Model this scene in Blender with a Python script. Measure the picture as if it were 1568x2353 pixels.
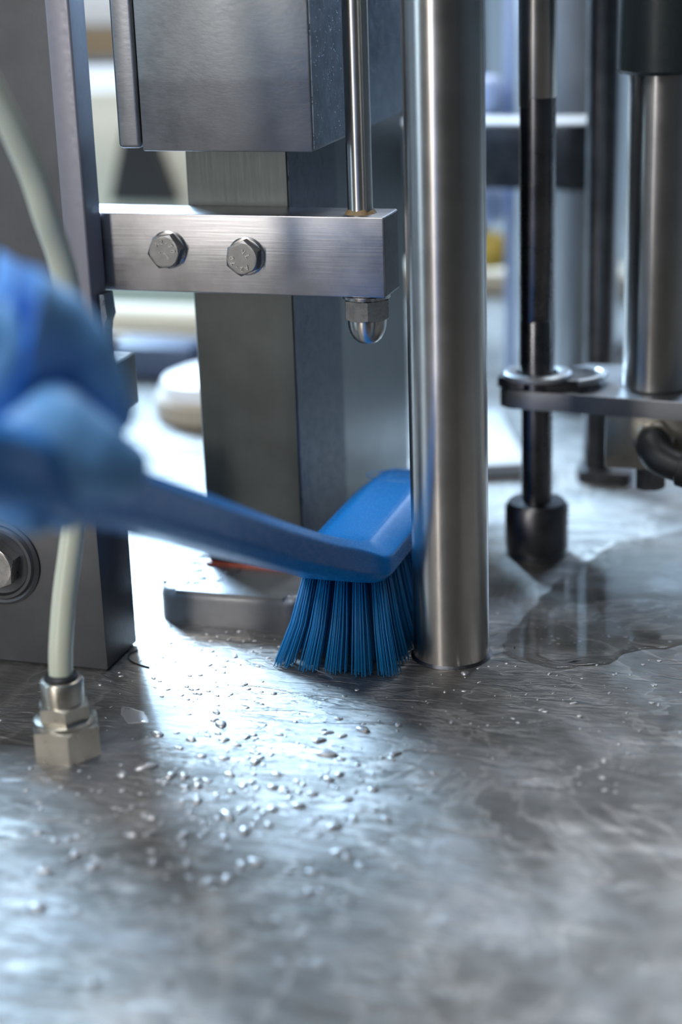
import bpy, bmesh, math, random
from math import sin, cos, tan, pi, radians, sqrt, atan2
from mathutils import Vector, Matrix, noise

random.seed(11)
for o in list(bpy.data.objects): bpy.data.objects.remove(o, do_unlink=True)
SC = bpy.context.scene
COL = SC.collection
S = 0.001                      # all dimensions below are millimetres

# ------------------------------------------------------------------ camera
th, psi, rho = radians(18.7), radians(17.4), radians(-1.97)
hd = Vector((-sin(psi), cos(psi), 0))
Fw = Vector((hd.x*cos(th), hd.y*cos(th), -sin(th)))
r0 = Vector((cos(psi), sin(psi), 0)); u0 = r0.cross(Fw)
Rt = r0*cos(rho) + u0*sin(rho); Up = -r0*sin(rho) + u0*cos(rho)
cd = bpy.data.cameras.new('camera'); cam = bpy.data.objects.new('camera', cd); COL.objects.link(cam)
cam.matrix_world = Matrix(((Rt.x, Up.x, -Fw.x, .2078), (Rt.y, Up.y, -Fw.y, -.8509), (Rt.z, Up.z, -Fw.z, .3775), (0, 0, 0, 1)))
cd.sensor_fit = 'VERTICAL'; cd.sensor_height = 36; cd.lens = 36*4100/2353
cd.clip_start = .02; cd.clip_end = 50
cd.dof.use_dof = True; cd.dof.focus_distance = .915; cd.dof.aperture_fstop = 3.1; cd.dof.aperture_blades = 9
SC.camera = cam

# ------------------------------------------------------------------ exposure, world, lamps
SC.view_settings.view_transform = 'Standard'; SC.view_settings.look = 'None'
SC.view_settings.gamma = 1; SC.view_settings.use_curve_mapping = False
SC.view_settings.exposure = 0.0
SC.render.film_transparent = False
w = bpy.data.worlds.new('world'); SC.world = w; w.use_nodes = True
w.node_tree.nodes['Background'].inputs[0].default_value = (.62, .70, .80, 1)
w.node_tree.nodes['Background'].inputs[1].default_value = .065

def area(name, loc, target, sx, sy, power, col):
    l = bpy.data.lights.new(name, 'AREA'); l.shape = 'RECTANGLE'; l.size = sx*S; l.size_y = sy*S
    l.energy = power; l.color = col
    o = bpy.data.objects.new(name, l); COL.objects.link(o)
    o.location = Vector(loc)*S
    d = (Vector(target)-Vector(loc)).normalized()
    o.rotation_euler = d.to_track_quat('-Z', 'Y').to_euler()
    return o
# unseen area lights: strips beside the camera, cool daylight behind, added fill lights
area('ceiling_lamp', (-590, -1600, 600), (0, 0, 200), 140, 1200, 10.5, (1, .93, .86))
area('ceiling_lamp', (-1600, -900, 600), (0, 0, 150), 340, 1000, 5, (.62, .82, 1))
area('ceiling_lamp', (440, 2060, 800), (-40, 40, 60), 420, 560, 7, (.55, .72, 1))  # added back light, aimed to put a highlight on the brush chamfer
area('ceiling_lamp', (-1370, 1600, 1020), (-120, 40, 0), 850, 900, 175, (.50, .74, 1))
area('ceiling_lamp', (-330, -600, 1150), (-80, -350, 60), 900, 320, 10, (.95, .96, 1))  # added to brighten the glove and the near worktop
area('ceiling_lamp', (-500, 700, 1100), (-420, 620, 0), 500, 300, 7, (1, .97, .92))  # added to brighten the things in the left gap
area('ceiling_lamp', (60, 760, 1000), (-60, 520, 150), 400, 250, 5, (.85, .92, 1))  # added to brighten the rear bracket top and blue knobs

# ------------------------------------------------------------------ materials
def newmat(name):
    m = bpy.data.materials.new(name); m.use_nodes = True
    return m, m.node_tree, m.node_tree.nodes['Principled BSDF']
def nd(t, typ, **kw):
    n = t.nodes.new(typ)
    for k, v in kw.items(): setattr(n, k, v)
    return n
def ramp(t, src, stops):
    r = nd(t, 'ShaderNodeValToRGB'); t.links.new(src, r.inputs[0])
    while len(r.color_ramp.elements) < len(stops): r.color_ramp.elements.new(.5)
    for e, (p, c) in zip(r.color_ramp.elements, stops):
        e.position = p; e.color = (c, c, c, 1) if not isinstance(c, tuple) else (*c, 1)
    return r.outputs[0]
def coords(t, scale, rot=(0, 0, 0)):
    tc = nd(t, 'ShaderNodeTexCoord'); mp = nd(t, 'ShaderNodeMapping')
    mp.inputs['Scale'].default_value = scale; mp.inputs['Rotation'].default_value = rot
    t.links.new(tc.outputs['Object'], mp.inputs['Vector']); return mp.outputs[0]
def ntex(t, vec, scale, detail=3, rough=.5, dist=0):
    n = nd(t, 'ShaderNodeTexNoise'); n.inputs['Scale'].default_value = scale
    n.inputs['Detail'].default_value = detail; n.inputs['Roughness'].default_value = rough
    n.inputs['Distortion'].default_value = dist
    t.links.new(vec, n.inputs['Vector']); return n.outputs[0]
def bump(t, h, strength, dist, prev=None):
    b = nd(t, 'ShaderNodeBump'); b.inputs['Strength'].default_value = strength; b.inputs['Distance'].default_value = dist
    t.links.new(h, b.inputs['Height'])
    if prev is not None: t.links.new(prev, b.inputs['Normal'])
    return b.outputs[0]

def steel(name, c0, c1, rough=(.25, .4), grain=(30, 900, 900), gb=.25, mott=60, metal=1.0, pits=0, aniso=0):
    m, t, p = newmat(name)
    if aniso:
        p.inputs['Anisotropic'].default_value = aniso; p.inputs['Anisotropic Rotation'].default_value = .25
        tg = nd(t, 'ShaderNodeTangent', direction_type='RADIAL', axis='Z'); t.links.new(tg.outputs[0], p.inputs['Tangent'])
    g = ntex(t, coords(t, grain), 1, 3, .6)
    b = ntex(t, coords(t, (1, 1, 1)), mott, 4, .6)
    t.links.new(ramp(t, b, [(.3, c0), (.7, c1)]), p.inputs['Base Color'])
    mx = nd(t, 'ShaderNodeMath', operation='ADD'); t.links.new(g, mx.inputs[0]); t.links.new(b, mx.inputs[1])
    hf = nd(t, 'ShaderNodeMath', operation='MULTIPLY'); hf.inputs[1].default_value = .5; t.links.new(mx.outputs[0], hf.inputs[0])
    t.links.new(ramp(t, b if aniso else hf.outputs[0], [(.35, rough[0]), (.65, rough[1])]), p.inputs['Roughness'])
    p.inputs['Metallic'].default_value = metal
    n = bump(t, g, gb, .0002)
    if pits:
        v = ntex(t, coords(t, (1, 1, .5)), 420, 2, .7)
        n = bump(t, ramp(t, v, [(.34, 0.0), (.42, 1.0)]), pits, .0006, n)
    t.links.new(n, p.inputs['Normal'])
    return m
def plastic(name, c, rough=.4, sub=0, coat=0, bumpv=0, bs=600, metal=0):
    m, t, p = newmat(name)
    p.inputs['Base Color'].default_value = (*c, 1); p.inputs['Roughness'].default_value = rough
    p.inputs['Metallic'].default_value = metal
    if sub: p.inputs['Subsurface Weight'].default_value = sub; p.inputs['Subsurface Scale'].default_value = .006
    if coat: p.inputs['Coat Weight'].default_value = coat
    v = ntex(t, coords(t, (1, 1, 1)), bs, 3)
    t.links.new(ramp(t, v, [(.3, max(rough-.06, .03)), (.7, rough+.06)]), p.inputs['Roughness'])
    if bumpv: t.links.new(bump(t, v, bumpv, .0004), p.inputs['Normal'])
    return m

M = {}
M['post'] = steel('polished_steel', (.50, .48, .45), (.58, .56, .53), (.28, .31), (60, 60, 1400), .010, 40, aniso=.8)
M['bar'] = steel('brushed_steel', (.33, .33, .34), (.47, .47, .49), (.30, .42), (25, 900, 1100), .25, 45)
M['block'] = steel('milled_steel', (.25, .26, .28), (.33, .34, .36), (.38, .50), (260, 900, 500), .30, 30)
m = steel('scoured_housing_steel', (.24, .25, .27), (.32, .33, .35), (.38, .50), (300, 900, 700), .35, 30); M['house'] = m
t = m.node_tree; p = t.nodes['Principled BSDF']
tc = nd(t, 'ShaderNodeTexCoord'); sp = nd(t, 'ShaderNodeSeparateXYZ'); t.links.new(tc.outputs['Object'], sp.inputs[0])
wv = nd(t, 'ShaderNodeMath', operation='MULTIPLY_ADD'); wv.inputs[1].default_value = .010; t.links.new(ntex(t, coords(t, (1, 1, 0)), 40, 4, .6), wv.inputs[0]); t.links.new(sp.outputs[2], wv.inputs[2])
tone_split = ramp(t, wv.outputs[0], [(.0395, 0.0), (.0405, 1.0)])  # lower part darker, upper part lighter, along a wavy level
old = p.inputs['Base Color'].links[0].from_socket
mc = nd(t, 'ShaderNodeMix', data_type='RGBA', blend_type='MULTIPLY'); mc.inputs[0].default_value = 1
t.links.new(old, mc.inputs[6]); t.links.new(ramp(t, tone_split, [(0, (.82, .82, .82)), (1, (1.0, 1.02, 1.0))]), mc.inputs[7]); t.links.new(mc.outputs[2], p.inputs['Base Color'])
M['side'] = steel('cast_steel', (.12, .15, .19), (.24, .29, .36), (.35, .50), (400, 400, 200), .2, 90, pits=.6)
M['pitted'] = steel('pitted_black_steel', (.045, .055, .07), (.10, .115, .14), (.42, .55), (400, 400, 200), .2, 90, pits=.8)  # pitted finish, its colour darkened to stand for the column's shaded side
M['sawn'] = steel('sawn_steel_end', (.10, .10, .105), (.17, .17, .18), (.45, .6), (400, 900, 400), .4, 90)  # rough finish, its colour darkened to paint shade on the bar end
M['dark'] = steel('dark_steel', (.12, .12, .125), (.20, .20, .21), (.28, .40), (500, 500, 90), .15, 70)
M['rod'] = steel('wet_dark_steel', (.13, .13, .14), (.20, .20, .21), (.24, .34), (60, 60, 1200), .02, 60, aniso=.6)
M['col'] = steel('grey_column_steel', (.07, .08, .08), (.10, .112, .112), (.34, .44), (900, 900, 60), .15, 25)
M['frame'] = steel('matt_frame_steel', (.085, .088, .094), (.115, .118, .125), (.42, .54), (500, 500, 300), .12, 30, metal=.8)
M['flange'] = plastic('painted_grey_flange', (.22, .22, .255), .42, bumpv=.1, bs=300, metal=.35)
M['bolt'] = steel('stainless_bolt_steel', (.36, .355, .35), (.46, .455, .45), (.24, .32), (300, 300, 300), .03, 120)
M['boltface'] = steel('forged_bolt_head_steel', (.20, .20, .20), (.27, .27, .265), (.36, .46), (300, 300, 300), .03, 120)
M['brass'] = steel('nickel_fitting_metal', (.46, .44, .38), (.56, .54, .48), (.26, .38), (500, 500, 500), .10, 90)
M['black'] = plastic('black_rubber', (.012, .013, .015), .5)
M['tube'] = plastic('milky_hose_plastic', (.52, .55, .44), .30, sub=.4, bs=20)
M['blue'] = plastic('blue_brush_plastic', (.003, .23, .72), .28, bumpv=.03, bs=900)
M['blue'].node_tree.nodes['Principled BSDF'].inputs['Specular IOR Level'].default_value = .4
M['bristle'] = plastic('blue_bristle_plastic', (.003, .20, .50), .42)
M['logo'] = plastic('logo_edge_plastic', (.06, .24, .55), .35)
M['glove'] = plastic('blue_nitrile_rubber', (.20, .50, .95), .45, bumpv=.25, bs=120)
M['sleeve'] = plastic('white_coat_cloth', (.75, .77, .80), .85, bumpv=.5, bs=900)
M['residue'] = plastic('brown_residue', (.22, .15, .07), .6, bumpv=.8, bs=500)
M['seal'] = plastic('red_seal_rubber', (.30, .06, .03), .45)
M['sleeve_dark'] = plastic('dark_green_sleeve_plastic', (.018, .026, .028), .38, bumpv=.05)
M['hair'] = plastic('black_fibre', (.01, .01, .01), .5)
M['cream'] = plastic('cream_painted_sheet', (.62, .60, .50), .5)
M['white'] = plastic('white_plastic', (.82, .85, .88), .35)
M['tan'] = plastic('tan_plastic', (.42, .36, .28), .5)
M['brown'] = plastic('brown_plastic', (.20, .14, .08), .5)
M['navy'] = plastic('navy_plastic', (.05, .08, .15), .5)
M['green'] = plastic('pale_green_panel', (.40, .50, .46), .5)
M['yellow'] = plastic('yellow_plastic', (.75, .50, .08), .5)
M['bluecap'] = plastic('light_blue_plastic', (.50, .62, .92), .35)
M['greywall'] = plastic('grey_wall_paint', (.36, .38, .40), .7)
M['darkwall'] = plastic('dark_wall_paint', (.06, .065, .07), .7)
M['greypipe'] = steel('grey_pipe_steel', (.42, .45, .48), (.5, .53, .56), (.35, .45), (900, 900, 30), .1, 20, metal=.7)

# wet worktop: brushed sheet steel under a thin broken film of water
m, t, p = newmat('wet_sheet_steel'); M['deck'] = m
vec = coords(t, (1, 1, 1)); vd = coords(t, (1, 3.2, 1), (0, 0, radians(35)))
p.inputs['Metallic'].default_value = .92
cx_ = nd(t, 'ShaderNodeCombineXYZ'); cx_.inputs[0].default_value = .96; cx_.inputs[1].default_value = .28     # the sheet is brushed front to back
t.links.new(cx_.outputs[0], p.inputs['Tangent']); p.inputs['Anisotropic'].default_value = .8
b1 = ntex(t, vec, 14, 5, .62, .6)
base_ = ramp(t, b1, [(.32, (.17, .16, .148)), (.5, (.29, .28, .265)), (.68, (.46, .455, .45))])
line = ramp(t, ntex(t, vec, 11, 4, .6, 1.2), [(.486, 0.0), (.5, .7), (.53, .2), (.56, 0.0)])
mixc = nd(t, 'ShaderNodeMix', data_type='RGBA'); t.links.new(line, mixc.inputs[0]); mixc.inputs[7].default_value = (.50, .47, .44, 1)
t.links.new(base_, mixc.inputs[6]); t.links.new(mixc.outputs[2], p.inputs['Base Color'])
#(t, b1, [(.32, (.17, .16, .148)), (.5, (.29, .28, .265)), (.68, (.46, .455, .45))]), p.inputs['Base Color'])
film = ntex(t, vd, 24, 4, .55, .8)
t.links.new(ramp(t, film, [(.36, .45), (.48, .54), (.62, .62)]), p.inputs['Roughness'])
p.inputs['Coat Weight'].default_value = .22; p.inputs['Coat Roughness'].default_value = .12; p.inputs['Coat IOR'].default_value = 1.34
edge = ramp(t, film, [(.40, 0.0), (.47, 1.0), (.53, .8)])
n1 = bump(t, edge, .5, .0008)
n2 = bump(t, ntex(t, vd, 75, 3, .55, .5), .55, .0014, n1)
n3 = bump(t, ntex(t, vec, 420, 2, .5), .12, .0003, n2)
t.links.new(n3, p.inputs['Normal'])

m, t, p = newmat('water'); M['water'] = m
p.inputs['Base Color'].default_value = (1, 1, 1, 1); p.inputs['Roughness'].default_value = .02
p.inputs['IOR'].default_value = 1.333; p.inputs['Transmission Weight'].default_value = 1

m, t, p = newmat('water_bead'); M['bead'] = m
p.inputs['Base Color'].default_value = (.50, .50, .50, 1); p.inputs['Metallic'].default_value = .85; p.inputs['Roughness'].default_value = .42
p.inputs['Coat Weight'].default_value = 1; p.inputs['Coat Roughness'].default_value = .03; p.inputs['Coat IOR'].default_value = 1.36

# daylight windows give off light
def emis(name, c, s):
    m, t, p = newmat(name); p.inputs['Base Color'].default_value = (0, 0, 0, 1)
    p.inputs['Emission Color'].default_value = (*c, 1); p.inputs['Emission Strength'].default_value = s
    return m
M['daylight'] = emis('daylight_pane', (.62, .78, 1), .6)
M['lamp'] = emis('lamp_tube', (.75, .87, 1), 1.3)

# ------------------------------------------------------------------ mesh helpers
class MB:
    def __init__(s): s.bm = bmesh.new()
    def face(s, vs):
        try: return s.bm.faces.new(vs)
        except ValueError: return None
    def box(s, x0, x1, y0, y1, z0, z1, bev=0, seg=2, rz=0):
        b = bmesh.new(); bmesh.ops.create_cube(b, size=1)
        c = Vector(((x0+x1)/2, (y0+y1)/2, (z0+z1)/2))
        for v in b.verts: v.co = Vector((v.co.x*(x1-x0), v.co.y*(y1-y0), v.co.z*(z1-z0)))
        if bev: bmesh.ops.bevel(b, geom=b.edges[:], offset=bev, segments=seg, affect='EDGES', profile=.5)
        R = Matrix.Rotation(rz, 3, 'Z')
        for v in b.verts: v.co = R @ v.co + c
        s.merge(b); return s
    def merge(s, b):
        me = bpy.data.meshes.new('tmp'); b.to_mesh(me); b.free(); s.bm.from_mesh(me); bpy.data.meshes.remove(me)
    def prism(s, poly, z0, z1, bev=0, seg=3):
        b = bmesh.new()
        lo = [b.verts.new((x, y, z0)) for x, y in poly]; hi = [b.verts.new((x, y, z1)) for x, y in poly]
        b.faces.new(lo[::-1]); top = b.faces.new(hi); n = len(poly)
        for i in range(n): b.faces.new((lo[i], lo[(i+1) % n], hi[(i+1) % n], hi[i]))
        if bev: bmesh.ops.bevel(b, geom=list(top.edges), offset=bev, segments=seg, affect='EDGES', profile=.5)
        s.merge(b); return s
    def lathe(s, prof, c=(0, 0, 0), axis=(0, 0, 1), n=64, cap=True):
        q = Vector(axis).normalized().to_track_quat('Z', 'Y').to_matrix(); c = Vector(c)
        rings = []
        for r, z in prof:
            if r < 1e-6: rings.append([s.bm.verts.new(c+q@Vector((0, 0, z)))])
            else: rings.append([s.bm.verts.new(c+q@Vector((r*cos(2*pi*i/n), r*sin(2*pi*i/n), z))) for i in range(n)])
        for a, b in zip(rings, rings[1:]):
            for i in range(n):
                j = (i+1) % n
                if len(a) == 1 and len(b) == 1: continue
                if len(a) == 1: s.face((a[0], b[i], b[j]))
                elif len(b) == 1: s.face((a[i], a[j], b[0]))
                else: s.face((a[i], a[j], b[j], b[i]))
        if cap:
            if len(rings[0]) > 1: s.face(rings[0][::-1])
            if len(rings[-1]) > 1: s.face(rings[-1])
        return s
    def cyl(s, c, r, z0, z1, ch=.6, n=64, axis=(0, 0, 1)):
        return s.lathe([(r-ch, z0), (r, z0+ch), (r, z1-ch), (r-ch, z1)], c, axis, n)
    def hexhead(s, c, r, z0, z1, axis=(0, 0, 1), rot=0, chamf=True):
        """hexagonal nut; the end at z1 carries the turned chamfer (a hexagon cut by a cone)"""
        q = Vector(axis).normalized().to_track_quat('Z', 'Y').to_matrix(); c = Vector(c)
        ap = r*cos(pi/6); k = 96; top = []; mid = []; bot = []; hgt = z1-z0
        for i in range(k):
            a = 2*pi*i/k
            d = (a) % (pi/3) - pi/6
            rr = ap/cos(d)                      # hexagon radius, corner at a=0
            zt = z1-(rr-ap*.985)*.62 if chamf else z1
            A = a+rot
            rt = min(ap*.97, rr)
            if chamf: top.append(s.bm.verts.new(c+q@Vector((rt*cos(A), rt*sin(A), z1))))
            mid.append(s.bm.verts.new(c+q@Vector((rr*cos(A), rr*sin(A), zt))))
            bot.append(s.bm.verts.new(c+q@Vector((rr*cos(A), rr*sin(A), z0))))
        L = [bot, mid]+([top] if chamf else [])
        for a, b in zip(L, L[1:]):
            for i in range(k): s.face((a[i], a[(i+1) % k], b[(i+1) % k], b[i]))
        s.face(bot[::-1]); s.face(L[-1]); return s
    def tube(s, pts, rad, n=24, cap=True, sx=1, sub=0, flat=None):
        P = [Vector(p) for p in pts]; rr = list(rad) if hasattr(rad, '__len__') else [rad]*len(P)
        if sub:
            Q = []; W = []
            for i in range(len(P)-1):
                p0, p1, p2, p3 = P[max(i-1, 0)], P[i], P[i+1], P[min(i+2, len(P)-1)]
                for k in range(sub):
                    u = k/sub
                    Q.append(.5*((2*p1)+(-p0+p2)*u+(2*p0-5*p1+4*p2-p3)*u*u+(-p0+3*p1-3*p2+p3)*u**3)); W.append(rr[i]*(1-u)+rr[i+1]*u)
            Q.append(P[-1]); W.append(rr[-1]); P, rr = Q, W
        up = Vector((0, 0, 1)) if abs((P[-1]-P[0]).normalized().z) < .8 else Vector((0, 1, 0))
        rings = []
        for i, p in enumerate(P):
            d = (P[min(i+1, len(P)-1)]-P[max(i-1, 0)]).normalized()
            x = up.cross(d).normalized(); y = d.cross(x)
            rings.append([s.bm.verts.new(p+x*(rr[i]*sx*cos(2*pi*k/n))+y*(rr[i]*sin(2*pi*k/n))) for k in range(n)])
        for a, b in zip(rings, rings[1:]):
            for i in range(n): s.face((a[i], a[(i+1) % n], b[(i+1) % n], b[i]))
        if cap: s.face(rings[0][::-1]); s.face(rings[-1])
        return s
    def build(s, name, mat, parent=None, loc=None, smooth=40):
        bmesh.ops.recalc_face_normals(s.bm, faces=s.bm.faces[:])
        o_ = parent['_o'] if parent is not None else (loc or (0, 0, 0)); o_ = Vector(o_)
        for v in s.bm.verts: v.co = (v.co-o_)*S
        me = bpy.data.meshes.new(name); s.bm.to_mesh(me); s.bm.free()
        for f in me.polygons: f.use_smooth = True
        if smooth < 180: me.set_sharp_from_angle(angle=radians(smooth))
        me.materials.append(M[mat] if isinstance(mat, str) else mat)
        o = bpy.data.objects.new(name, me); COL.objects.link(o)
        if parent is not None: o.parent = parent; o['_o'] = tuple(o_)
        else: o.location = o_*S; o['_o'] = tuple(o_)
        return o
def tag(o, label=None, cat=None, group=None, kind=None):
    if label: o['label'] = label
    if cat: o['category'] = cat
    if group: o['group'] = group
    if kind: o['kind'] = kind
    return o
def thing(name, loc, label, cat, group=None):
    o = bpy.data.objects.new(name, None); COL.objects.link(o); o.location = Vector(loc)*S; o.empty_display_size = .01
    o['_o'] = tuple(loc); return tag(o, label, cat, group)
def rrect(x0, x1, y0, y1, r, n=8):
    out = []
    for cx, cy, a0 in ((x1-r, y1-r, 0), (x0+r, y1-r, pi/2), (x0+r, y0+r, pi), (x1-r, y0+r, 3*pi/2)):
        out += [(cx+r*cos(a0+pi/2*i/n), cy+r*sin(a0+pi/2*i/n)) for i in range(n+1)]
    return out
def glyphs(mb, text, size, depth, place):
    """raised lettering: place(i, n) gives the matrix (mm) of glyph i"""
    for i, ch in enumerate(text):
        cu = bpy.data.curves.new('g', 'FONT'); cu.body = ch; cu.size = size; cu.extrude = depth; cu.offset = size*.012
        cu.align_x = 'CENTER'; cu.align_y = 'CENTER'; cu.resolution_u = 3
        ob = bpy.data.objects.new('g', cu); COL.objects.link(ob)
        dg = bpy.context.evaluated_depsgraph_get()
        me = bpy.data.meshes.new_from_object(ob.evaluated_get(dg))
        me.transform(place(i, len(text))); mb.bm.from_mesh(me)
        bpy.data.objects.remove(ob); bpy.data.curves.remove(cu); bpy.data.meshes.remove(me)

# ================================================================== the setting
tag(MB().box(-2600, 2600, -2000, 2600, -920, -900).build('floor', 'greywall', loc=(0, 0, -900)), kind='structure')
tag(MB().box(-2600, 2600, 2600, 2700, -900, 2000).build('wall_back', 'greywall', loc=(0, 2650, -900)), kind='structure')
tag(MB().box(-2700, -2600, -2000, 2600, -900, 2000).build('wall_left', 'greywall', loc=(-2650, 0, -900)), kind='structure')
tag(MB().box(2600, 2700, -2000, 2600, -900, 2000).build('wall_right', 'darkwall', loc=(2650, 0, -900)), kind='structure')
for i, (x0, x1) in enumerate(((-2200, -1150), (-1000, 50), (200, 1150))):  # out-of-view windows put in for their light and reflections on the steel
    wn = thing('window_%d' % (i+1), ((x0+x1)/2, 2598, 560), None, None); wn['kind'] = 'structure'
    MB().box(x0, x1, 2588, 2596, 560, 1560).build('window_pane', 'daylight', wn)
    fr = MB()
    for a in ((x0-40, x0, 520, 1600), (x1, x1+40, 520, 1600)): fr.box(a[0], a[1], 2570, 2598, a[2], a[3])
    fr.box(x0-40, x1+40, 2570, 2598, 520, 560); fr.box(x0-40, x1+40, 2570, 2598, 1560, 1600)
    fr.build('window_frame', 'white', wn)

# ================================================================== worktop
tt = thing('machine_table', (0, 300, -4), 'wet stained stainless steel table top under the whole machine', 'worktop')
MB().box(-900, 900, -620, 1500, -4, 0, .8).build('table_top', 'deck', tt)
e = MB()
for a in ((-900, -897, -620, 1500), (897, 900, -620, 1500)): e.box(a[0], a[1], a[2], a[3], -44, -4)
e.box(-897, 897, -620, -617, -44, -4).box(-897, 897, 1497, 1500, -44, -4)
e.build('folded_edge', 'bar', tt)
for x in (-860, 860):
    for y in (-580, 1460): MB().box(x-20, x+20, y-20, y+20, -900, -4, 2).build('leg', 'bar', tt)

# ================================================================== big post
t_ = thing('steel_post', (0, 0, 0), 'thick polished round steel post rising right of the brush head', 'post')
MB().lathe([(20, 0), (20, 430)], n=96).build('shaft', 'post', t_)
MB().lathe([(20, 0), (21.6, .05), (21.0, .5), (20, 1.3)], n=96, cap=False).build('weld_fillet', 'dark', t_)

# ================================================================== column, base plate, spacer
t_ = thing('support_column', (-127, 96, 21), 'square dark grey steel column behind the bolted crossbar', 'column')
MB().box(-156, -98.5, 52, 139.5, 22, 330, .7, 1).build('shaft', 'col', t_)
MB().box(-98.6, -98.1, 52.8, 138.8, 22.6, 330).build('pitted_side', 'pitted', t_)  # thin pitted sheet with the side's shade in its colour
tag(MB().box(-150, -98.9, 140.5, 292, 0, 330, .7, 1).build('rear_column', 'col', loc=(-124, 216, 0)),
    'plain steel box column standing straight behind the front column', 'column')
t_ = thing('base_plate', (-128, 80, 0), 'low rounded steel base plate carrying the square column', 'plate')
MB().prism(rrect(-173, -84, 9, 139, 13), 0, 20, 5.5, 6).build('plate', 'block', t_)
MB().prism(rrect(-158.5, -96, 49.5, 139, 3), 20, 22, .5, 2).build('seal', 'seal', t_)
# water lying on the plate
b = MB()
for i in range(26):
    x = random.uniform(-165, -135); y = random.uniform(18, 75)
    if x > -160 and y > 46: x = random.uniform(-167, -161)
    r = random.uniform(1.2, 3.4)
    b.lathe([(r, 0), (r*.93, r*.16), (r*.7, r*.3), (r*.35, r*.38), (0, r*.4)], (x, y, 20.0), n=16, cap=False)
tag(b.build('water_beads', 'water', loc=(-150, 40, 20)), 'beads of water lying on the left end of the low base plate', 'water', kind='stuff')

# ================================================================== crossbar
t_ = thing('crossbar', (-122, 38, 185.5), 'horizontal brushed steel crossbar with two bolts on its front', 'bar')
MB().box(-262, -38.3, 24, 51.9, 185.5, 227.5, .9, 3).build('bar', 'bar', t_)
MB().box(-38.5, -38.15, 24.9, 51, 186.4, 226.6, .1, 1).build('end_face', 'sawn', t_)  # thin sheet with the end's shade in its colour
def hex_bolt(x, z, rot, label, up):
    c = (x, 24, z); ax = (0, -1, 0)
    r = thing('hex_bolt', c, label, 'bolt', 'hex bolts on the crossbar')
    MB().lathe([(9.9, 0), (10.1, .3), (10.1, 1.0), (9.3, 1.7), (8.0, 1.9)], c, ax, 64).build('flange', 'bolt', r, smooth=20)
    hd_ = MB().hexhead(c, 9.6, 1.8, 8.0, ax, rot).build('head', 'boltface', r, smooth=18)
    g = MB()
    def arc(a0, step, rad):
        def f(i, n):
            a = a0-step*i
            return Matrix.Translation((x+rad*cos(a), 24-8.0, z+rad*sin(a))) @ Matrix.Rotation(pi/2, 4, 'X') @ Matrix.Rotation(a-pi/2, 4, 'Z')
        return f
    if up:
        glyphs(g, 'A2-70', 3.4, .6, arc(radians(130), radians(31), 5.3))
        for k in range(7):
            a = radians(95-k*17); px, pz = x-1.9+2.7*cos(a)+k*.28, z-3.2+3.0*sin(a)
            g.box(px-.75, px+.75, 24-8.3, 24-7.9, pz-.22, pz+.22)
    else:
        glyphs(g, 'A2-70', 3.4, .6, arc(radians(300), radians(31), 5.3))
        glyphs(g, 'VL', 3.4, .5, arc(radians(72), radians(50), 3.6))
    g.build('raised_marking', 'bolt', hd_)
hex_bolt(-157.0, 208.6, radians(8), 'left hex bolt with raised marking on the crossbar', True)
hex_bolt(-113.4, 206.0, radians(24), 'right hex bolt with raised marking on the crossbar', False)

# thin guide rod through the bar, acorn nut below it
t_ = thing('guide_rod', (-54, 36, 227), 'thin bright round rod standing on the right end of the crossbar', 'rod')
MB().cyl((-54, 36, 0), 6.6, 227.4, 430, .2, 64).build('shaft', 'post', t_)
b = MB()
n = 40; R1 = []; R2 = []; R3 = []
for i in range(n):
    a = 2*pi*i/n; q = noise.noise(Vector((cos(a)*2, sin(a)*2, 3)))
    R1.append(b.bm.verts.new((-54+(8.2+q*1.6)*cos(a), 36+(8.2+q*1.6)*sin(a), 227.5)))
    R2.append(b.bm.verts.new((-54+(7.3+q)*cos(a), 36+(7.3+q)*sin(a), 228.6+q)))
    R3.append(b.bm.verts.new((-54+6.5*cos(a), 36+6.5*sin(a), 229.4+2.2*q)))
for A, B in ((R1, R2), (R2, R3)):
    for i in range(n): b.face((A[i], A[(i+1) % n], B[(i+1) % n], B[i]))
b.build('brown_residue', 'residue', t_)
t_ = thing('acorn_nut', (-52, 36, 185.4), 'domed steel acorn nut under the right end of the crossbar', 'nut')
MB().lathe([(11.8, 0), (12.6, .5), (12.6, 2.0), (11.6, 2.8)], (-52, 36, 185.4), (0, 0, -1), 64).build('collar', 'bolt', t_)
MB().hexhead((-52, 36, 185.4), 13.0, 2.6, 13.4, (0, 0, -1), radians(12)).build('hexagon', 'bolt', t_, smooth=18)
MB().lathe([(10.1, 12.6), (10.2, 15), (9.9, 18), (9.0, 21), (7.4, 23.8), (5.2, 25.7), (2.6, 26.7), (0, 27)], (-52, 36, 185.4), (0, 0, -1), 64).build('dome', 'post', t_)

# housing block
t_ = thing('housing_block', (-116, 96, 262), 'large machined steel block hanging above the crossbar', 'machine block')
MB().box(-162.4, -70.4, 10, 98, 262, 430, .8, 2).build('block', 'house', t_)
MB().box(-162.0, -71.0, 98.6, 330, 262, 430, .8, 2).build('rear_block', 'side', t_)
MB().box(-175.6, -163.0, 9.2, 96, 263.4, 430, 2.2, 3).build('cover_plate', 'block', t_)
MB().box(-70.45, -69.9, 11.5, 96.5, 263.5, 430).build('side_sheet', 'side', t_)

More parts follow.
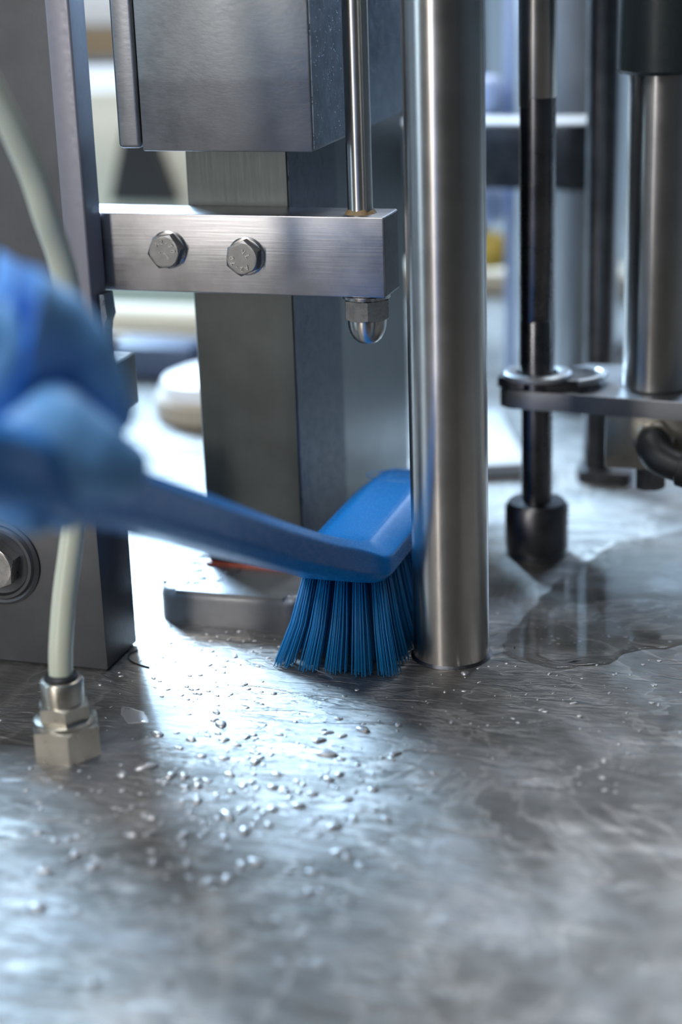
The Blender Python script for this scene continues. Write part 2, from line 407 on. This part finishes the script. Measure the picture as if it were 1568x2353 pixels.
# ================================================================== left frame
t_ = thing('frame_post', (-240, 13, 94), 'tall grey frame post with lighter flange at the left edge', 'frame')
MB().box(-208, -194.5, 3, 22.6, 94.2, 430, 1.2, 3).build('flange', 'flange', t_)
MB().box(-330, -208.2, 9, 21, 94.2, 430, .6, 1).build('web', 'frame', t_)
b = MB()
prof = [(-190.6, 186), (-190.2, 180), (-189.6, 174), (-191.4, 170), (-192.6, 164), (-193.4, 156), (-192.6, 150), (-192.4, 140), (-194.4, 140), (-194.4, 186)]
lo = [b.bm.verts.new((x, 10, z)) for x, z in prof]; hi = [b.bm.verts.new((x, 22, z)) for x, z in prof]
b.face(lo); b.face(hi[::-1])
for i in range(len(prof)): b.face((lo[i], lo[(i+1) % len(prof)], hi[(i+1) % len(prof)], hi[i]))
b.build('rough_weld_edge', 'side', t_)
MB().box(-225, -180.5, -30, 24, 123, 152, 1.6, 3).build('ledge', 'dark', t_)

t_ = thing('pivot_block', (-235, -42, 0), 'dark steel block with a large round bolt boss on the table, left', 'machine block')
MB().box(-330, -171, -62.5, -23.5, 1.2, 93.5, .7, 2).build('block', 'frame', t_)
MB().box(-329, -172.5, -61, -25, 0, 1.3).build('gap_gasket', 'black', t_)
bc = (-228.5, -62.4, 57.5)
MB().lathe([(23.5, 0), (23.5, 1.4), (22, 2.4), (20.6, 1.6), (19.6, 3), (18, 3), (17, 1.2), (15, .6), (0.01, .6)], bc, (0, -1, 0), 80, cap=False).build('boss_ring', 'frame', t_)
bo = MB().hexhead(bc, 13.2, .6, 9.5, (0, -1, 0), radians(20)).build('hex_screw', 'bolt', t_, smooth=18)

# ================================================================== hose and fitting
fx, fy = -152, -153
t_ = thing('hose_fitting', (fx, fy, 0), 'stepped nickel hose fitting with hexagon foot on the table', 'fitting')
MB().hexhead((fx, fy, 0), 17.6, 0, 16, rot=radians(-62)).build('hex_base', 'brass', t_, smooth=18)
MB().lathe([(15.4, 15.5), (15.2, 17.6), (13.6, 18.4)], (fx, fy, 0)).build('shoulder', 'brass', t_)
MB().hexhead((fx, fy, 0), 13.0, 17.5, 26.0, rot=radians(-62)).build('hex_neck', 'brass', t_, smooth=18)
MB().lathe([(10.0, 25.5), (10.2, 36.6), (9.6, 37.6), (8.4, 38)], (fx, fy, 0)).build('sleeve', 'brass', t_)
MB().lathe([(7.9, 37), (8.0, 39.3), (7.2, 40.2), (5.8, 40.2)], (fx, fy, 0)).build('release_ring', 'black', t_)
hose = [(-152, -153, 39.5), (-152.2, -150.5, 52), (-151.8, -143, 75), (-149.6, -136, 98), (-147.3, -131.5, 118), (-142.9, -128.3, 145), (-139.5, -130.5, 172), (-138.2, -136.9, 200), (-138.6, -139.9, 222.3), (-139.6, -143.5, 238.5), (-141.2, -149.4, 254.7), (-143.6, -154.3, 274.1), (-147.0, -161.8, 293.3), (-152.2, -169.5, 313.7), (-159.4, -178.7, 337), (-170, -187, 364), (-190, -196, 396), (-222, -203, 425)]
t_ = tag(MB().tube(hose, 5.7, 28, sub=5).build('air_hose', 'tube', loc=(fx, fy, 39.5)), 'milky translucent hose curving down into the nickel fitting', 'hose')

# ================================================================== right hand assembly
rx, ry = 14.6, 163
t_ = thing('stepped_rod', (rx, ry, 0), 'dark steel rod with a stepped collar foot, right of the thick post', 'rod')
b = MB()
b.lathe([(9.3, 33), (9.3, 104)], (rx, ry, 0), n=64)
b.build('lower_shaft', 'rod', t_)
MB().lathe([(10.3, 104.2), (10.3, 145), (10.0, 145.5), (10.3, 146), (10.3, 273)], (rx, ry, 0), n=64).build('shaft', 'rod', t_)
b = MB().lathe([(10.3, 273.1), (10.75, 274), (10.75, 430)], (rx, ry, 0), n=96)
for v in b.bm.verts:
    if v.co.z < 275 and v.co.x < rx-3.2: v.co.z -= 5.5
b.build('upper_shaft', 'post', t_)
MB().lathe([(19.0, 0), (19.0, .6), (18.0, 3.4), (19.2, 4.4), (19.2, 30.5), (16.8, 33.6), (9.4, 34.4), (9.3, 33)], (rx, ry, 0), n=80).build('foot_collar', 'dark', t_)

t_ = thing('lever_plate', (50, 178, 92), 'flat steel lever plate clamped around the stepped rod', 'lever')
poly = [(170, 138), (170, 215), (60, 228), (36, 226), (15, 205), (-3, 188), (-8, 176), (-7, 160), (-1, 154), (16, 152.5), (40, 151)]
MB().prism(poly, 93, 104, .8, 2).build('plate', 'block', t_)
b = MB()
b.prism([(-9, 162), (-9, 176), (-2, 184), (16, 192), (40, 191), (50, 182), (51, 172), (42, 160), (20, 155), (0, 155)][::-1], 104.2, 110.5, .6, 2)
b.build('clamp_pad', 'dark', t_)
b = MB()
q = [(47, 189), (51.5, 182), (52.5, 173), (48, 163), (40, 158)]
b.tube([(x, y, 110.5-abs(i-2)*.7) for i, (x, y) in enumerate(q)], 2.3, 16, sub=6)
b.build('clamp_lip', 'greypipe', t_)
tag(MB().lathe([(13.2, 110.6), (19.6, 110.6), (20.2, 111.6), (20.0, 113.4), (18.6, 114.4), (15, 114.6), (12.6, 113.6), (12.6, 111.2), (13.2, 110.6)], (rx, ry+1, 0), n=80, cap=False).build('snap_ring', 'greypipe', loc=(rx, ry+1, 110.6)),
    'light grey flat ring around the stepped rod on the lever', 'ring')
t_ = thing('hinge_block', (82, 172, 60), 'small grey steel block hanging under the lever plate', 'machine block')
MB().box(57.5, 122, 150, 186, 61, 92.8, .7, 2).build('block', 'brass', t_)
MB().hexhead((82.5, 160, 61), 10.0, 0, 13.5, (0, 0, -1), radians(15)).build('screw_head', 'dark', t_, smooth=18)
t_ = thing('elbow_connector', (84, 150, 80), 'black elbow hose connector screwed into the small grey block', 'connector')
MB().hexhead((86, 150, 79.5), 12.6, 0, 5.0, (0, -1, 0), radians(10)).build('hex_nut', 'brass', t_, smooth=18)
MB().tube([(86, 146, 79.5), (87, 137, 78), (92, 129, 75), (102, 124, 72), (128, 118, 66)], [9.6, 9.6, 9.2, 8.4, 8.0], 28, sub=5).build('elbow', 'black', t_)
MB().lathe([(9.6, 0), (10.4, .6), (10.4, 12), (9.6, 13)], (104, 123.4, 71.6), (1, -.2, -.22), 48).build('grip_ring', 'black', t_)

t_ = thing('cylinder_column', (83, 178, 104), 'thick steel cylinder with dark sleeve at the right edge', 'cylinder')
MB().lathe([(18.6, 104.1), (19.8, 105.4), (19.8, 430)], (83, 178, 0), n=96).build('shaft', 'post', t_)
b = MB().lathe([(19.8, 285), (24.5, 285), (26.2, 287), (26.0, 300), (25.2, 340), (25.2, 430)], (83, 178, 0), n=96, cap=False)
b.build('dark_sleeve', 'sleeve_dark', t_)
t_ = thing('rear_rod', (27, 318, 0), 'dark round rod with flat foot behind the right cylinder', 'rod')
MB().cyl((27, 318, 0), 9.9, 6, 430, .2).build('shaft', 'dark', t_)
MB().prism(rrect(14, 52, 304, 332, 6), 0, 9, 1, 2).build('foot', 'dark', t_)

# ================================================================== brush
hx = -53
t_ = thing('hand_brush', (hx, 45, 0), 'blue hand scrubbing brush pressed against the base of the round post', 'brush')
b = MB()
# body: rings along the axis; each ring is a rounded box section (half width, half height, centre z)
def sect(y, z, w, h, b_, c_, d_, tilt):
    key = [(-w+b_, -h), (w-b_, -h), (w, -h+b_), (w, h-c_), (w-d_, h), (-w+d_, h), (-w, h-c_), (-w, -h+b_)]
    out = []
    for k in range(8):
        a, c = key[k], key[(k+1) % 8]
        for u in (0.06, .28, .5, .72, .94):
            x, zz = a[0]*(1-u)+c[0]*u, a[1]*(1-u)+c[1]*u
            out.append((hx+x, y+zz*sin(tilt), z+zz*cos(tilt)))
    return out
st = [(118.5, 55, 3, 5, 1, 2, 1, 0), (118, 55, 12, 8.5, 3, 5, 5, 0), (113, 55, 20, 10, 3, 8, 10, 0), (103, 55, 24, 10.8, 3, 9, 11.5, 0), (80, 55, 25, 11, 3, 9, 12, 0), (40, 55.3, 25, 11, 3, 9, 12, 0),
      (0, 55.6, 25, 11, 3, 9, 12, 0), (-12, 55.8, 25, 11.2, 3, 8.6, 12, .04), (-20, 56.8, 24.4, 11.2, 4, 8, 11.5, .12), (-27, 59.0, 23, 11, 5, 7, 10.5, .24), (-36, 62.6, 21, 10.9, 5, 6, 9, .34), (-48, 67.6, 18.6, 10.7, 5, 5, 7.5, .40), (-62, 73.6, 16.6, 10.4, 5, 5, 6.5, .43), (-82, 82.4, 14.8, 10.2, 5, 5, 6, .43),
      (-110, 95, 13.6, 10.6, 5, 5, 6, .43), (-150, 113.4, 13.2, 10.6, 5, 5, 6, .43), (-200, 136.7, 13, 11, 5, 5, 6, .43), (-250, 160, 13.2, 11.2, 5, 5, 6, .43), (-300, 183, 13.8, 12, 5, 5, 6, .43), (-350, 206, 14, 12.2, 5, 5, 6, .43), (-395, 226.7, 13.6, 11.6, 5, 5, 6, .43), (-410, 233.6, 10, 8.5, 3, 3, 4, .43), (-416, 236.4, 4, 4, 1, 1, 1, .43)]
rings = [[b.bm.verts.new(p) for p in sect(*a)] for a in st]
for A, B in zip(rings, rings[1:]):
    for i in range(40): b.face((A[i], A[(i+1) % 40], B[(i+1) % 40], B[i]))
b.face(rings[0]); b.face(rings[-1][::-1])
body = b.build('brush_body', 'blue', t_, smooth=180)
sm = body.modifiers.new('smooth', 'SUBSURF'); sm.levels = sm.render_levels = 2
# raised oval badge with lettering on the head
b = MB()
oy, oz = 96, 65.9
pts = [(hx+19*cos(2*pi*i/48), oy+9.5*sin(2*pi*i/48), oz) for i in range(49)]
b.tube(pts, .42, 8, cap=False)
glyphs(b, 'VIKAN', 7.2, .25, lambda i, n: Matrix.Translation((hx+(i-2)*5.6, oy, oz)))
b.build('raised_badge', 'logo', body, smooth=30)
# tufts
def tuft(cx, cy, dx, dy, rr, L, cnt, seed):
    rnd = random.Random(seed); b = MB()
    for k in range(cnt):
        a = k*2.39996; q = sqrt((k+.5)/cnt)
        ux, uy = q*cos(a), q*sin(a)
        x0, y0 = cx+ux*rr, cy+uy*rr
        sp = 1.75
        x1 = cx+dx+ux*rr*sp+rnd.uniform(-.35, .35); y1 = cy+dy+uy*rr*sp+rnd.uniform(-.35, .35)
        if rnd.random() < .04: x1 += rnd.uniform(-1.5, 2.0)
        z1 = max(.35, .35+rnd.uniform(0, 1.6)*(1 if rnd.random() < .4 else .3))
        xm = x0*.45+x1*.55-dx*.10; ym = y0*.45+y1*.55-dy*.10
        b.tube([(x0, y0, 47), (xm, ym, 47*.45+z1*.55), (x1, y1, z1)], .33, 5)
    return b
rows = 10
for j in range(rows):
    for i in range(5):
        u = (i-2)/2
        cx = hx+u*18.6; cy = -20+j*13.8
        if j in (0, rows-1) and abs(u) == 1: cx *= 1.0; cy += 2.5 if j == 0 else -2.5
        dx = u*(11 if u < 0 else 9.5); dy = -16*(1 if j == 0 else .55 if j == 1 else .25 if j == 2 else 0)
        ztop = 0
        tuft(cx, cy, dx, dy, 3.5, 46, 34 if (j < 3 or i == 4) else 22, j*7+i).build('bristle_tuft', 'bristle', t_, smooth=180)

# ================================================================== gloved hand
def skin(name, mat, parent, chains, lv=2):
    """one continuous surface: chains are lists of (x, y, z, radius); chains sharing a first point are joined there"""
    verts = []; edges = []; rad = []; key = {}
    o_ = Vector(parent['_o'])
    for ch in chains:
        prev = None
        for (x, y, z, r) in ch:
            k = (round(x, 1), round(y, 1), round(z, 1))
            if k not in key: key[k] = len(verts); verts.append((Vector((x, y, z))-o_)*S); rad.append(r*S)
            if prev is not None: edges.append((prev, key[k]))
            prev = key[k]
    me = bpy.data.meshes.new(name); me.from_pydata([tuple(v) for v in verts], edges, [])
    o = bpy.data.objects.new(name, me); COL.objects.link(o); o.parent = parent
    sk = o.modifiers.new('skin', 'SKIN'); sk.use_smooth_shade = True; sk.branch_smoothing = .6
    for i, v in enumerate(me.skin_vertices[0].data): v.radius = (rad[i], rad[i]); v.use_root = (i == 0)
    sb = o.modifiers.new('sub', 'SUBSURF'); sb.levels = sb.render_levels = lv
    dg = bpy.context.evaluated_depsgraph_get(); dg.update()
    m2 = bpy.data.meshes.new_from_object(o.evaluated_get(dg)); o.modifiers.clear(); o.data = m2
    m2.materials.clear(); m2.materials.append(M[mat])
    for f in m2.polygons: f.use_smooth = True
    return o
pr = thing('person', (-92, -380, 225), 'person reaching in with a light blue rubber glove gripping the brush handle', 'person')
W = (-106, -374, 244)
P0 = (-82, -344, 250)
chains = [
    [(*W, 31), (*P0, 36), (-65, -332, 250, 29), (-55, -318, 246, 17), (-49.5, -314, 233, 14), (-45.5, -310, 218, 11.5), (-43, -306, 208, 9)],       # index finger lying over the handle
    [(*P0, 36), (-84, -322, 236, 20), (-84, -296, 222, 12), (-80, -287, 203, 11), (-68, -293, 187, 10), (-54, -303, 179, 9.2)],
    [(*P0, 36), (-90, -336, 226, 16), (-90, -312, 212, 12), (-83, -305, 196, 11), (-68, -312, 184, 10.4), (-52, -322, 182, 9.8)],
    [(*P0, 36), (-92, -350, 222, 15), (-92, -332, 208, 11.5), (-84, -328, 198, 11), (-68, -335, 188, 10), (-52, -343, 190, 9.4)],
    [(*P0, 36), (-62, -350, 226, 26), (-48, -345, 215, 20), (-38, -337, 207, 15), (-32, -329, 202, 11.5), (-30, -322, 198, 9)],       # thumb along the near side
    [(*W, 31), (-122, -415, 246, 29), (-134, -470, 242, 29)],
]
gl = skin('glove', 'glove', pr, chains, 3)
for v in gl.data.vertices:
    n_ = noise.noise(v.co*70)*1.5+noise.noise(v.co*180)*.5
    v.co += v.normal*n_*S
MB().tube([(-126, -462, 238), (-140, -520, 236), (-190, -640, 228), (-290, -800, 200)], [30, 36, 44, 56], 32, sub=4).build('sleeve', 'sleeve', pr)

# ================================================================== things far behind
# ring-shaped bracket seen between the posts
t_ = thing('rear_bracket', (-40, 480, 0), 'blurred dark bracket with bright top edge between the posts behind', 'bracket')
poly = [(-150, 470), (-30, 470), (-12, 474), (-2, 484), (-2, 500), (-12, 512), (-150, 512)]
MB().prism(poly, 174, 221, 2, 2).build('arm', 'dark', t_)
MB().prism([(-149, 470.6), (-30, 470.6), (-12.4, 474.5), (-2.7, 484.2), (-2.7, 499.8), (-12.4, 511.4), (-149, 511.4)], 220.9, 222.6, .5, 1).build('bright_cap', 'white', t_)  # white sheet painting light onto the top of the dark arm
MB().cyl((-20, 492, 0), 16, 0, 173, 1).build('pillar', 'greypipe', t_)
for z, s_ in ((233, 1), (152, .85)):
    MB().lathe([(0, 18*s_), (8, 17*s_), (12, 14*s_), (14, 8*s_), (14.5, 0), (14, -10*s_), (12, -15*s_), (8, -18*s_), (0, -19*s_)], (-98, 540, z), (0, 0, 1), 40).build('blue_knob', 'bluecap', t_)
MB().box(-104, -92, 512, 548, 180, 205).build('knob_stem', 'dark', t_)
tag(MB().box(-88, -80, 560, 568, 0, 330, 1).build('blue_strip', 'bluecap', loc=(-84, 564, 0)), 'thin upright light blue strip behind the rear bracket', 'strip')
tag(MB().cyl((-60, 700, 0), 46, 0, 420, 1).build('upright_pipe', 'greypipe', loc=(-60, 700, 0)), 'wide pale grey upright pipe far behind the stepped rod', 'pipe')
tag(MB().box(-190, -124, 620, 660, 90, 380, 2).build('grey_screen', 'frame', loc=(-157, 640, 90)), 'dark grey upright panel far behind beside the round post', 'screen')
tag(MB().lathe([(0, 16), (10, 15), (18, 10), (22, 0), (18, -12), (0, -16)], (-118, 640, 95)).build('yellow_knob', 'yellow', loc=(-118, 640, 90)), 'blurred yellow knob low behind the round post', 'knob')
tag(MB().box(-90, -42, 300, 440, 0, 10, 2, rz=radians(20)).build('guide_rail', 'white', loc=(-66, 370, 0)), 'short pale rail lying on the table behind the round post', 'rail')
tag(MB().box(-330, 360, 900, 960, 0, 24, 3).build('rear_beam', 'tan', loc=(0, 930, 0)), 'long low tan beam across the back of the table', 'beam')

# left gap, from front to back
t_ = thing('turntable', (-292, 428, 0), 'white topped round disc seen low between frame and column', 'disc')
MB().lathe([(47, 0), (50, 3), (50, 17), (47, 20)], (-292, 428, 0), n=80).build('rim', 'tan', t_)
MB().lathe([(46, 20), (46, 23), (42, 31), (30, 36), (0, 38)], (-292, 428, 0), n=80, cap=False).build('lid', 'white', t_)
tag(MB().box(-425, -352, 520, 560, 0, 29, 3).build('navy_box', 'navy', loc=(-390, 540, 0)), 'dark navy box blurred behind the round disc', 'box')
tag(MB().box(-470, -300, 566, 580, 0, 26, 2).build('brown_board', 'brown', loc=(-385, 573, 0)), 'low brown board standing behind the navy box', 'board')
tag(MB().cyl((-620, 655, 18), 17, 0, 340, 1, axis=(1, 0, 0)).build('cream_roller', 'cream', loc=(-450, 655, 1)), 'cream horizontal roller blurred between frame and column', 'roller')
tag(MB().box(-700, -330, 770, 785, 0, 52, 2).build('green_panel', 'green', loc=(-515, 777, 0)), 'pale green panel behind the cream roller', 'panel')
t_ = thing('cream_hopper', (-545, 890, 0), 'cream sheet metal hopper with dark opening under the housing block', 'hopper')
MB().box(-680, -400, 900, 920, 0, 205, 2).build('shell', 'cream', t_)
b = MB(); lo = [b.bm.verts.new(v) for v in ((-578, 880, 92), (-505, 880, 92), (-505, 899, 92), (-578, 899, 92))]
hi = [b.bm.verts.new(v) for v in ((-556, 880, 170), (-530, 880, 170), (-530, 899, 170), (-556, 899, 170))]
b.face(lo[::-1]); b.face(hi)
for i in range(4): b.face((lo[i], lo[(i+1) % 4], hi[(i+1) % 4], hi[i]))
b.build('opening', 'black', t_)
tag(MB().box(-680, -420, 860, 875, 209, 232, 2).build('tube_lamp', 'lamp', loc=(-550, 868, 209)), 'bright bluish tube lamp seen between frame post and housing block', 'lamp')
tag(MB().box(-760, -400, 930, 950, 236, 266, 2).build('brown_rail', 'brown', loc=(-580, 940, 236)), 'brown rail above the bluish tube lamp', 'rail')
tag(MB().box(-800, -400, 960, 980, 268, 420, 2).build('pale_panel', 'white', loc=(-600, 970, 268)), 'pale panel high between frame post and housing block', 'panel')

# ================================================================== water on the table
def inside_solid(x, y):
    if x*x+y*y < 24**2: return True
    if -175 < x < -82 and 7 < y < 142: return True
    if x < -169 and y > -65: return True
    if (x-fx)**2+(y-fy)**2 < 20**2: return True
    if (x-rx)**2+(y-ry)**2 < 22**2: return True
    if -92 < x < -12 and -45 < y < 120: return True
    return False
b = MB(); rnd = random.Random(5); cnt = 0
while cnt < 760:
    k = rnd.random()
    if k < .55: x = rnd.gauss(-55, 40); y = rnd.gauss(-185, 50)
    elif k < .66: x = rnd.uniform(-165, -80); y = rnd.uniform(-90, 5)
    elif k < .85: x = rnd.uniform(-10, 160); y = rnd.uniform(-140, 60)
    else: x = rnd.uniform(-180, 150); y = rnd.uniform(-330, 100)
    if inside_solid(x, y): continue
    r = rnd.choice((.35, .5, .7, .9, 1.1))*rnd.uniform(.7, 1.3)
    if k < .55: r *= rnd.choice((1, 1.3, 1.8, 2.4))
    ang = rnd.uniform(0, pi); sx = rnd.uniform(1, 1.7)
    base = len(b.bm.verts)
    n = 12; prev = None; prof = [(1, 0), (.95, .18), (.78, .38), (.45, .52), (0, .57)]
    ph = rnd.uniform(0, 6)
    for (rr_, zz) in prof:
        if rr_ == 0: ring = [b.bm.verts.new((x, y, .02+zz*r*.9))]
        else:
            ring = []
            for i in range(n):
                a = 2*pi*i/n; q = r*rr_*(1+.13*sin(2*a+ph)+.07*sin(3*a+ph*2))
                u, v = q*cos(a)*sx, q*sin(a)
                ring.append(b.bm.verts.new((x+u*cos(ang)-v*sin(ang), y+u*sin(ang)+v*cos(ang), .02+zz*r*.9)))
        if prev:
            for i in range(n):
                j = (i+1) % n
                if len(ring) == 1: b.face((prev[i], prev[j], ring[0]))
                else: b.face((prev[i], prev[j], ring[j], ring[i]))
        prev = ring
    cnt += 1
tag(b.build('water_drops', 'bead', loc=(0, 0, 0), smooth=180), 'scattered water drops all over the wet steel table', 'water', kind='stuff')

def puddle(name, outline, seed, label, amp=3.5, hgt=.7, sub=8):
    """thin sheet of water with a wandering outline and a rounded rim"""
    b = MB(); P = []
    n0 = len(outline)
    for i in range(n0):
        a, c = Vector(outline[i]), Vector(outline[(i+1) % n0])
        for k in range(sub):
            q = a.lerp(c, k/sub); nn = noise.noise(Vector((q.x*.06, q.y*.06, seed)))*amp*1.6+noise.noise(Vector((q.x*.22, q.y*.22, seed)))*amp*.6
            d = (c-a).normalized(); P.append(q+Vector((d.y, -d.x))*nn)
    n = len(P); cen = sum(P, Vector((0, 0)))/n; rg = []
    for ins, z in ((0, .0), (.25, .35*hgt), (.9, .8*hgt), (2.2, hgt), (6, hgt*.98)):
        ring = []
        for i, q in enumerate(P):
            d = (P[(i+2) % n]-P[i-2]); d = Vector((-d.y, d.x)).normalized()
            if d.dot(cen-q) < 0: d = -d
            ring.append(b.bm.verts.new((q.x+d.x*ins, q.y+d.y*ins, .03+z)))
        rg.append(ring)
    for A, B in zip(rg, rg[1:]):
        for i in range(n): b.face((A[i], A[(i+1) % n], B[(i+1) % n], B[i]))
    f = b.face(rg[-1]); bmesh.ops.triangulate(b.bm, faces=[f])
    return tag(b.build(name, 'water', loc=(cen.x, cen.y, 0), smooth=60), label, 'water', kind='stuff')
puddle('puddle', [(24, 20), (34, 2), (52, -6), (66, -8), (84, 8), (100, 30), (135, 42), (190, 60), (240, 150), (200, 260), (120, 240), (60, 190), (42, 150), (38, 120), (28, 70)], 2.3, 'thin clear puddle spreading right of the thick post', 3)

puddle('dried_splash', [(-146.2, -100.6), (-132.6, -104.2), (-126, -115), (-135.5, -119), (-143, -110)], 7.7, 'small pale dried splash on the table right of the nickel fitting', 1.2, .25, 5).data.materials[0] = M['bead']
# hair-like fibre
hp = [(-168.5, -34, .6), (-172.5, -41, .6), (-168, -48, .5), (-160, -52, .4), (-151, -54, .4)]
hp = [(-166.5, -33, .6), (-168.6, -40, .6), (-166, -46, .5), (-159, -50.5, .4), (-151.6, -53, .4)]
tag(MB().tube(hp, .38, 8, sub=6).build('black_fibre', 'hair', loc=(-168, -40, 0)), 'short curved black fibre on the table at the foot of the pivot block', 'fibre')
for o in bpy.data.objects:
    if '_o' in o.keys(): del o['_o']
